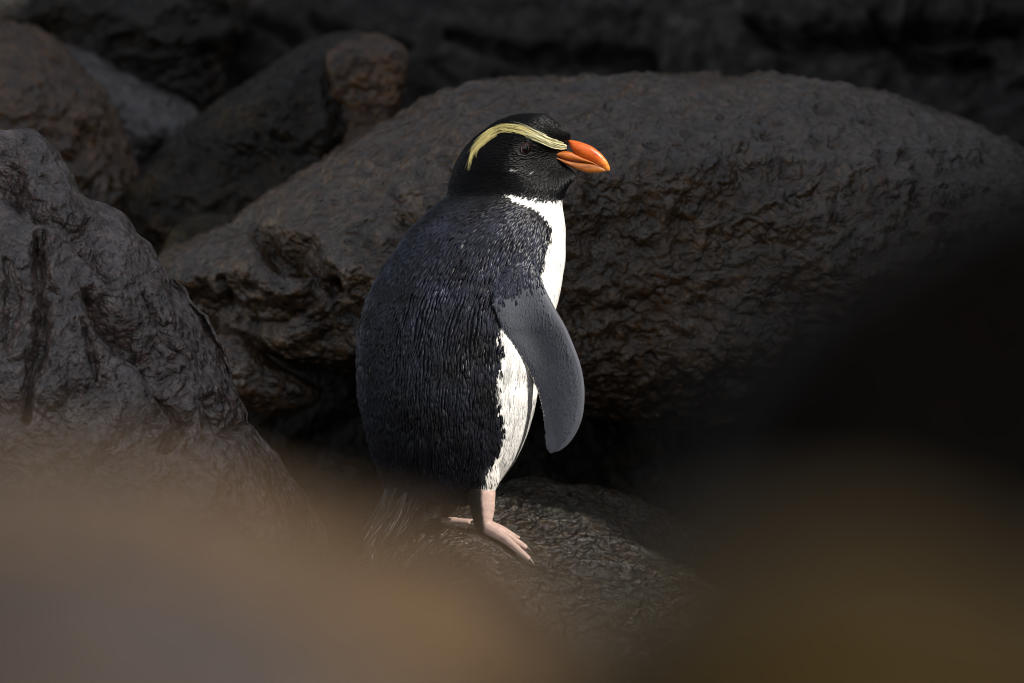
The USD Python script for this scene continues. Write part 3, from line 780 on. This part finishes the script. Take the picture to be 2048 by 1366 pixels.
tf = np.where(is_w[:, None], wht, blk)
fleck = (np.hypot(pix[keep][:, 0] - 1050, (pix[keep][:, 1] - 340) * 2.2) < 26) & (rng.random(N) < 0.03) & (FP[:, 1] < 0)
tf[fleck] = (0.32, 0.30, 0.29)
fr_ = fv[:90 * 64].reshape(90, 64, 3)
ii, jj = np.meshgrid(np.arange(1, 26), np.arange(0, 33), indexing='ij')
ii, jj = np.repeat(ii.ravel(), 3), np.repeat(jj.ravel(), 3)
pb = np.clip(1.05 - ii / 17 + 0.35 * (1 - jj / 32) ** 2, 0, 1) * np.where(ii < 6, 1.0, 0.75)
kk = rng.random(len(ii)) < pb ** 1.5
ii, jj = ii[kk], jj[kk]
sp_ = fr_[ii, jj] + rng.normal(0, 0.0012, (len(ii), 3)) * [1, 0, 1]
dn_ = fr_[np.minimum(ii + 3, 89), jj] - fr_[ii, jj]
sn_ = np.cross(dn_, fr_[ii, np.minimum(jj + 1, 32)] - fr_[ii, np.maximum(jj - 1, 0)]); sn_ /= np.linalg.norm(sn_, axis=1, keepdims=True)
sn_ *= np.where(sn_[:, 1] > 0, -1, 1)[:, None]
dn_ = dn_ / np.linalg.norm(dn_, axis=1, keepdims=True) + np.array([-0.25, 0, 0])
nS = len(ii)
SV, SF, ST = blades(sp_, sn_, dn_, S * rng.uniform(9, 16, nS), S * rng.uniform(3, 5, nS), 0.0012 * rng.uniform(0.4, 1.4, nS), np.full(nS, 0.4), np.array([0.015, 0.016, 0.025]) * rng.uniform(0.4, 2.4, nS)[:, None], radius=0.2, rollsd=0.25)
tag(obj('shoulder_plumage', (SV, SF), M_feather, B, smooth=True, tone=ST), kind='stuff')
tq, tfi = trimesh.sample.sample_surface(thigh_mesh, 1500, seed=3)
tn_ = thigh_mesh.face_normals[tfi]
tpx = to_px(tq)
nS = len(tq)
tws = (tpx[:, 0] - np.interp(tpx[:, 1], [900, 930, 961, 984, 1010], [998, 983, 966, 957, 953]) + rng.normal(0, 3, nS)) > 0
td = np.tile([0.05, 0, -1.0], (nS, 1)); td[:, 0] += rng.normal(0, 0.15, nS)
tb, tbi = trimesh.sample.sample_surface(tail_base, 2600, seed=4)
tbn, tbp = tail_base.face_normals[tbi], to_px(tb)
k_ = (tbp[:, 1] > 935)
n_ = int(k_.sum())
tdir = np.tile([-0.42, -0.05, -0.9], (n_, 1)); tdir[:, 0] += rng.normal(0, 0.10, n_)
TV, TF, TT = blades(tb[k_], tbn[k_], tdir, S * rng.uniform(22, 42, n_), S * rng.uniform(3, 5.5, n_), 0.0012 * rng.uniform(0.3, 1.5, n_), np.full(n_, 0.5), np.array([0.034, 0.030, 0.027]) * rng.uniform(0.4, 2.2, n_)[:, None] ** 1.3, radius=0.4, rollsd=0.2, tipdark=0.2)  # tail lightened to brown: haze of the blurred foreground put into colour
tag(obj('tail_plumage', (TV, TF), M_feather, B, smooth=True, tone=TT), kind='stuff')
for nm, sel, mt in (('white_thigh_plumage', tws, M_whitef), ('black_thigh_plumage', ~tws, M_feather)):
    k_ = sel & (tpx[:, 1] > 915) & (tn_[:, 2] > -0.75)
    n_ = int(k_.sum())
    TV, TF, TT = blades(tq[k_], tn_[k_], td[k_], S * rng.uniform(13, 22, n_), S * rng.uniform(3, 4.6, n_), 0.0008 * rng.uniform(0.4, 1.4, n_), np.full(n_, 0.15), (np.array([0.5, 0.47, 0.43]) if nm[0] == 'w' else np.array([0.007, 0.0068, 0.0075])) * rng.uniform(0.8, 1.1, n_)[:, None], radius=0.3, rollsd=0.08)
    tag(obj(nm, (TV, TF), mt, B, smooth=True, tone=TT), kind='stuff')
ii, jj = np.meshgrid(np.linspace(10, 85, 105), np.linspace(2.5, 29.5, 33), indexing='ij')
ii, jj = (ii + rng.uniform(-.5, .5, ii.shape)).ravel(), (jj + rng.uniform(-.5, .5, jj.shape)).ravel()
i0, j0 = ii.astype(int), jj.astype(int)
a1, b1 = (ii - i0)[:, None], (jj - j0)[:, None]
cp_ = fr_[i0, j0] * (1 - a1) * (1 - b1) + fr_[i0 + 1, j0] * a1 * (1 - b1) + fr_[i0, j0 + 1] * (1 - a1) * b1 + fr_[i0 + 1, j0 + 1] * a1 * b1
du_, dw_ = fr_[i0 + 1, j0] - fr_[i0, j0], fr_[i0, j0 + 1] - fr_[i0, j0]
sn_ = np.cross(du_, dw_); sn_ /= np.linalg.norm(sn_, axis=1, keepdims=True); sn_ *= np.where(sn_[:, 1] > 0, -1, 1)[:, None]
du_ = du_ / np.linalg.norm(du_, axis=1, keepdims=True) - 0.7 * dw_ / np.linalg.norm(dw_, axis=1, keepdims=True)
nS = len(ii)
CV, CF, CT = blades(cp_, sn_, du_, S * rng.uniform(8, 13, nS), S * rng.uniform(2.2, 3.6, nS), 0.0003 * rng.uniform(0.3, 1.3, nS), np.full(nS, 0.10), SLATE * (rng.uniform(0.93, 1.06, nS) * (0.85 + 0.3 * meshkit.fbm(cp_ / 0.012, 3, 58)))[:, None], radius=0.6, rollsd=0.04, sink=0.00005)
tag(obj('flipper_plumage', (CV, CF), M_headf, B, smooth=True, tone=CT), kind='stuff')
arch = np.where(is_w, 0.015, np.interp(pr, [231, 380, 450], [0.6, 0.5, 0.75]))
rsd = np.where(is_w, 0.015, np.interp(pr, [231, 380, 450], [0.2, 0.15, 0.24]))
rad_ = np.interp(pr, [231, 380, 450], [0.10, 0.12, 0.30])
fdir = flow(FP, pr)
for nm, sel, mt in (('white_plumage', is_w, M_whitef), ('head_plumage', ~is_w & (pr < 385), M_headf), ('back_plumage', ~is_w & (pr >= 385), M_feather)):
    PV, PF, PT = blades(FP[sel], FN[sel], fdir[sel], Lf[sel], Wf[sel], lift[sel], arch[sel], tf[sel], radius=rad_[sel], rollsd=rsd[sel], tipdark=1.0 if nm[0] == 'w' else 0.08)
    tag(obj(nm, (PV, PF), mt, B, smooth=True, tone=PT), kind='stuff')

# ---- crest: long yellow brow feathers
cl = spline([(1131, 292), (1104, 286.5), (1075, 275), (1046, 262.5), (1016, 259), (993, 265), (969, 282), (952, 300), (944, 316), (938, 343)], False, 14)
cwid = np.interp(np.linspace(0, 1, len(cl)), [0, 0.06, 0.12, 0.25, 0.5, 0.68, 0.8, 0.9, 1], [4, 11, 14.5, 15, 13.5, 12, 9.5, 6, 1.5])
tang = np.gradient(cl, axis=0); tang /= np.linalg.norm(tang, axis=1, keepdims=True)
nrm = np.stack([-tang[:, 1], tang[:, 0]], 1)


def strand(pts, nrms, rad, flat=1.6):
    """A tapering strand along the points; its width lies in the skin."""
    t_ = np.gradient(pts, axis=0); t_ /= np.linalg.norm(t_, axis=1, keepdims=True)
    s_ = np.cross(t_, nrms); s_ /= np.linalg.norm(s_, axis=1, keepdims=True)
    ring = np.stack([pts + s_ * (rad * flat)[:, None], pts + nrms * rad[:, None], pts - s_ * (rad * flat)[:, None], pts - nrms * rad[:, None]], 1)
    return ring.reshape(-1, 3), ring_faces(len(pts), 4)


def crest_side(mirror):
    VV, FF, TT, at_ = [], [], [], 0
    r_ = np.random.default_rng(5)
    for i in range(230):
        s0 = r_.uniform(0, 0.72) if i > 70 else r_.uniform(0, 0.15)
        ln = r_.uniform(0.16, 0.34)
        s1 = min(1.0, s0 + ln)
        off = r_.uniform(-0.52, 0.56)
        n_ = 12
        q_ = np.linspace(s0, s1, n_) * (len(cl) - 1)
        x_ = np.interp(q_, np.arange(len(cl)), cl[:, 0]); y_ = np.interp(q_, np.arange(len(cl)), cl[:, 1])
        wv = np.interp(q_, np.arange(len(cl)), cwid)
        nn = np.stack([np.interp(q_, np.arange(len(cl)), nrm[:, k_]) for k_ in (0, 1)], 1)
        k_ = np.linspace(0, 1, n_)
        sp = off * wv + k_ ** 2 * r_.normal(0, 2.8) + (k_ - 0.5) * r_.normal(0, 3.4)
        if i % 38 == 5 and s1 > 0.6:
            sp = sp - k_ ** 1.6 * r_.uniform(4, 9)
        P_, N_ = near_point(x_ + nn[:, 0] * sp, y_ + nn[:, 1] * sp)
        lf = (0.0012 + 0.0022 * np.sin(np.pi * np.clip(k_ * 0.8 + 0.15, 0, 1)) * r_.uniform(0.2, 1.7))[:, None]
        P_ = P_ + N_ * lf
        rad = S * r_.uniform(0.25, 0.62) * (1 - k_ ** 2.2 * 0.94)
        if mirror:
            P_ = P_ * [1, -1, 1]; N_ = N_ * [1, -1, 1]
        a_, b_2 = strand(P_, N_, rad)
        VV.append(a_); FF.append(b_2 + at_); at_ += len(a_)
        pale = np.array([0.82, 0.76, 0.46]) if s0 < 0.2 else np.array([0.82, 0.71, 0.30])
        c0 = pale * r_.uniform(0.55, 1.12)
        TT.append(np.tile(np.clip(c0, 0, 0.9), (len(a_), 1)))
    return np.vstack(VV), np.vstack(FF), np.vstack(TT)


M_crest = usdkit.material(stage, '/World/Looks/crest_feather', {
    'a': ('attribute', dict(attribute='tone')), 'p': ('principled_bsdf', dict(roughness=0.55, specular_ior_level=0.3)),
    't': ('translucent_bsdf', {}), 'm': ('mix_closure', dict(fac=0.2))},
    [('a.color', 'p.base_color'), ('a.color', 't.color'), ('p.BSDF', 'm.closure1'), ('t.BSDF', 'm.closure2')], surface='m.closure')
for mir in (False, True):
    a_, b_2, c_ = crest_side(mir)
    obj('crest', (a_, b_2), M_crest, B, tone=c_)

# ---- bill
M_bill = usdkit.material(stage, '/World/Looks/bill_horn', {
    'g': ('geometry', {}), 'a': ('attribute', dict(attribute='tone')),
    'mp': ('mapping', dict(scale=(90, 200, 260), rotation=(0, 0.4, 0))), 'n': ('noise_texture', dict(scale=1, detail=4, roughness=0.6)),
    'r': ('rgb_ramp', dict(ramp=[(0.32, (0.55, 0.45, 0.38)), (0.5, (0.95, 0.93, 0.9)), (0.68, (1.15, 1.15, 1.12))])), 'm': ('mix', dict(mix_type='multiply', fac=0.8)),
    'b': ('bump', dict(distance=0.0009, strength=0.5)),
    'p': ('principled_bsdf', dict(roughness=0.36, specular_ior_level=0.45, subsurface_weight=0.15, subsurface_scale=0.003, subsurface_radius=(1, 0.35, 0.1)))},
    [('g.position', 'mp.vector'), ('mp.vector', 'n.vector'), ('n.fac', 'r.fac'), ('a.color', 'm.color1'), ('r.color', 'm.color2'), ('m.color', 'p.base_color'), ('n.fac', 'b.height'), ('b.normal', 'p.normal')], surface='p.BSDF')


def plate(name, top, bottom, width, col, power=0.75, label=None, n=70, m=40):
    """A horn plate lofted along the bill. top, bottom: (px, py); width: (px, half width in px)."""
    top, bottom, width = (np.asarray(x, float) for x in (top, bottom, width))
    x0, x1 = max(top[0, 0], bottom[0, 0]), min(top[-1, 0], bottom[-1, 0])
    x = x0 + (x1 - x0) * (1 - np.cos(np.linspace(0, np.pi, n))) / 2
    zt, zb, w = PchipInterpolator(*top.T)(x), PchipInterpolator(*bottom.T)(x), PchipInterpolator(*width.T)(x)
    th = np.linspace(0, 2 * np.pi, m, endpoint=False)
    cs, sn = np.cos(th), np.sin(th)
    cz, hz = (zt + zb) / 2, np.maximum((zb - zt) / 2, 0.12)
    yy = np.sign(cs) * np.abs(cs) ** power
    zz = np.sign(sn) * np.abs(sn) ** 0.9
    ring = np.stack([np.repeat((x[:, None] - 1024) * S, m, 1), w[:, None] * yy * S, Z0 + (683 - cz[:, None] + hz[:, None] * zz) * S], -1)
    vv = np.vstack([ring.reshape(-1, 3), ring[0].mean(0), ring[-1].mean(0)])
    k_ = n * m
    q_ = np.arange(m)
    ff = np.vstack([ring_faces(n, m), np.stack([np.full(m, k_), (q_ + 1) % m, q_], 1), np.stack([np.full(m, k_ + 1), (n - 1) * m + q_, (n - 1) * m + (q_ + 1) % m], 1)])
    if trimesh.Trimesh(vv, ff, process=False).volume < 0:
        ff = ff[:, ::-1]
    tt = np.array([col(1024 + a_[0] / S, px_row(a_[2])) for a_ in vv])
    return tag(obj(name, (vv, ff), M_bill, B, tone=tt), label)


lerp = lambda a_, b_2, t_: np.asarray(a_) + (np.asarray(b_2) - np.asarray(a_)) * min(max(t_, 0), 1)
plate('upper_bill', [(1137, 279.5), (1143, 280), (1158, 283), (1173, 288), (1184, 293), (1193, 299), (1202, 307), (1210, 316), (1216, 326), (1219, 334), (1220, 339.5)],
      [(1137, 285), (1143, 297), (1150, 307), (1160, 313.5), (1170, 318), (1182, 322), (1193, 328), (1204, 335), (1210, 339), (1216, 341.8), (1220, 341)],
      [(1137, 7), (1143, 11), (1160, 13.5), (1180, 12.5), (1200, 10), (1212, 7), (1220, 2.0)],
      lambda x, y: lerp((0.56, 0.10, 0.009), (0.74, 0.26, 0.045), (x - 1195) / 22), power=0.8)
plate('side_bill_plate', [(1104, 306), (1112, 303.5), (1126, 301.5), (1141, 303), (1152, 308), (1165, 314.5), (1180, 321), (1200, 332)],
      [(1104, 309), (1112, 312.5), (1126, 317), (1141, 321), (1152, 322.5), (1165, 324), (1180, 326), (1200, 334)],
      [(1104, 18), (1115, 18.5), (1130, 16.8), (1150, 13.5), (1170, 11.5), (1185, 9.5), (1200, 7)],
      lambda x, y: lerp((0.30, 0.13, 0.05), (0.40, 0.105, 0.014), (x - 1104) / 18), power=0.6)
plate('lower_bill', [(1104, 311), (1115, 314), (1130, 319), (1145, 322.8), (1160, 324.4), (1175, 325.5), (1188, 327), (1200, 332.5), (1212, 338.5)],
      [(1104, 312.5), (1115, 318.5), (1130, 328), (1145, 335.5), (1160, 341.5), (1172, 345), (1184, 346), (1198, 344.8), (1212, 342.5)],
      [(1104, 17), (1115, 17.7), (1130, 16.8), (1150, 13.8), (1170, 11.2), (1190, 8.5), (1204, 6), (1212, 3)],
      lambda x, y: lerp((0.42, 0.20, 0.12), lerp((0.30, 0.095, 0.020), (0.44, 0.15, 0.026), (x - 1170) / 40), (x - 1106) / 22), power=0.65)  # darker than the upper bill: its shade put into the horn tone

# ---- eyes
M_eye = simple('eye', (0.016, 0.006, 0.004), 0.03, 0.6)
M_pupil = simple('pupil', (0.002, 0.002, 0.002), 0.03, 0.6)
M_lid = simple('eyelid', (0.16, 0.14, 0.14), 0.4, 0.4)
ep, en = near_point(1053, 297)
for sgn in (1, -1):
    c_, n_ = ep * [1, sgn, 1], en * [1, sgn, 1]
    n_ = n_ + np.array([0.15, 0, 0]); n_ /= np.linalg.norm(n_)
    R_ = S * 13.4
    ball_ = trimesh.creation.icosphere(4, R_); ball_.apply_translation(c_ - n_ * R_ * 0.42)
    e_ = obj('eye', ball_, M_eye, B)
    cap = trimesh.creation.icosphere(3, R_ * 0.56); cap.vertices[:, 2] *= 0.35
    cap.apply_transform(trimesh.geometry.align_vectors([0, 0, 1], n_)); cap.apply_translation(c_ - n_ * R_ * 0.42 + n_ * R_ * 0.84)
    obj('pupil', cap, M_pupil, str(e_.GetPath()))
    # eyelid: a thin pale rim under the eye
    up_ = np.array([0, 0, 1.0]); s1 = np.cross(up_, n_); s1 /= np.linalg.norm(s1); u1 = np.cross(n_, s1)
    a_ = np.radians(np.linspace(165, 375, 30)) if sgn > 0 else np.radians(np.linspace(165, 375, 30))
    rp_ = R_ * 0.93
    pts = c_ + n_ * (R_ * 0.02) + s1 * (np.cos(a_) * rp_)[:, None] + u1 * (np.sin(a_) * rp_ * 0.92)[:, None]
    vv, ff = strand(pts, np.tile(n_, (30, 1)), S * 1.05 * np.sin(np.linspace(0.15, np.pi - 0.15, 30)) ** 0.5, 1.0)
    obj('eyelid', (vv, ff), M_lid, str(e_.GetPath()))

# ---- claws
M_claw = simple('claw', (0.10, 0.075, 0.06), 0.35, 0.5)


def claw(tip, d, size=1.0):
    d = np.asarray(d, float) / np.linalg.norm(d)
    t_ = np.linspace(0, 1, 9)
    pts = tip + np.outer(t_, d) * S * 17 * size + np.outer(t_ ** 2, [0, 0, -1]) * S * 4 + np.array([0, 0, S * 1.5])
    side_ = np.cross(d, [0, 0, 1.0]); nr_ = np.cross(side_, d); nr_ /= np.linalg.norm(nr_)
    return strand(pts, np.tile(nr_, (9, 1)), S * 4.2 * (1 - t_ ** 1.4) + S * 0.4, 1.0)


for tip in (t_out, t_mid, t_in):
    obj('claw', claw(tip, tip - an), M_claw, B)
obj('claw', claw(at(857, 1042, 0.045), [-1, -0.2, -0.05], 0.7), M_claw, B)
# ---- tail: stiff narrow feathers
M_tail = simple('tail_feather', (0.03, 0.027, 0.025), 0.42, 0.4)
M_tail_pale = simple('pale_tail_feather', (0.055, 0.049, 0.044), 0.45, 0.4)
r_ = np.random.default_rng(4)
for i in range(110):
    u = r_.random()
    p0 = at(778 + 80 * u + r_.uniform(-4, 4), 935 + 50 * r_.random(), r_.uniform(-0.045, 0.03))
    p1 = at(726 + 105 * u ** 1.3 + r_.uniform(-6, 6), 1106 - 45 * u ** 1.5 - 50 * r_.random() ** 2, r_.uniform(-0.055, 0.03))
    t_ = np.linspace(0, 1, 12)
    pts = p0 + np.outer(t_, p1 - p0) + np.outer(np.sin(np.pi * t_), [0.004, 0, -0.003])
    rad = S * (r_.uniform(1.4, 3.4) * np.sqrt(np.clip(1 - t_ ** 1.6, 0, 1)) + 0.25)
    vv, ff = strand(pts, np.tile([0.25, -0.9, 0.3], (12, 1)), rad * 0.6, 2.0)
    obj('tail_feather', (vv, ff), M_tail if i % 4 else M_tail_pale, B)
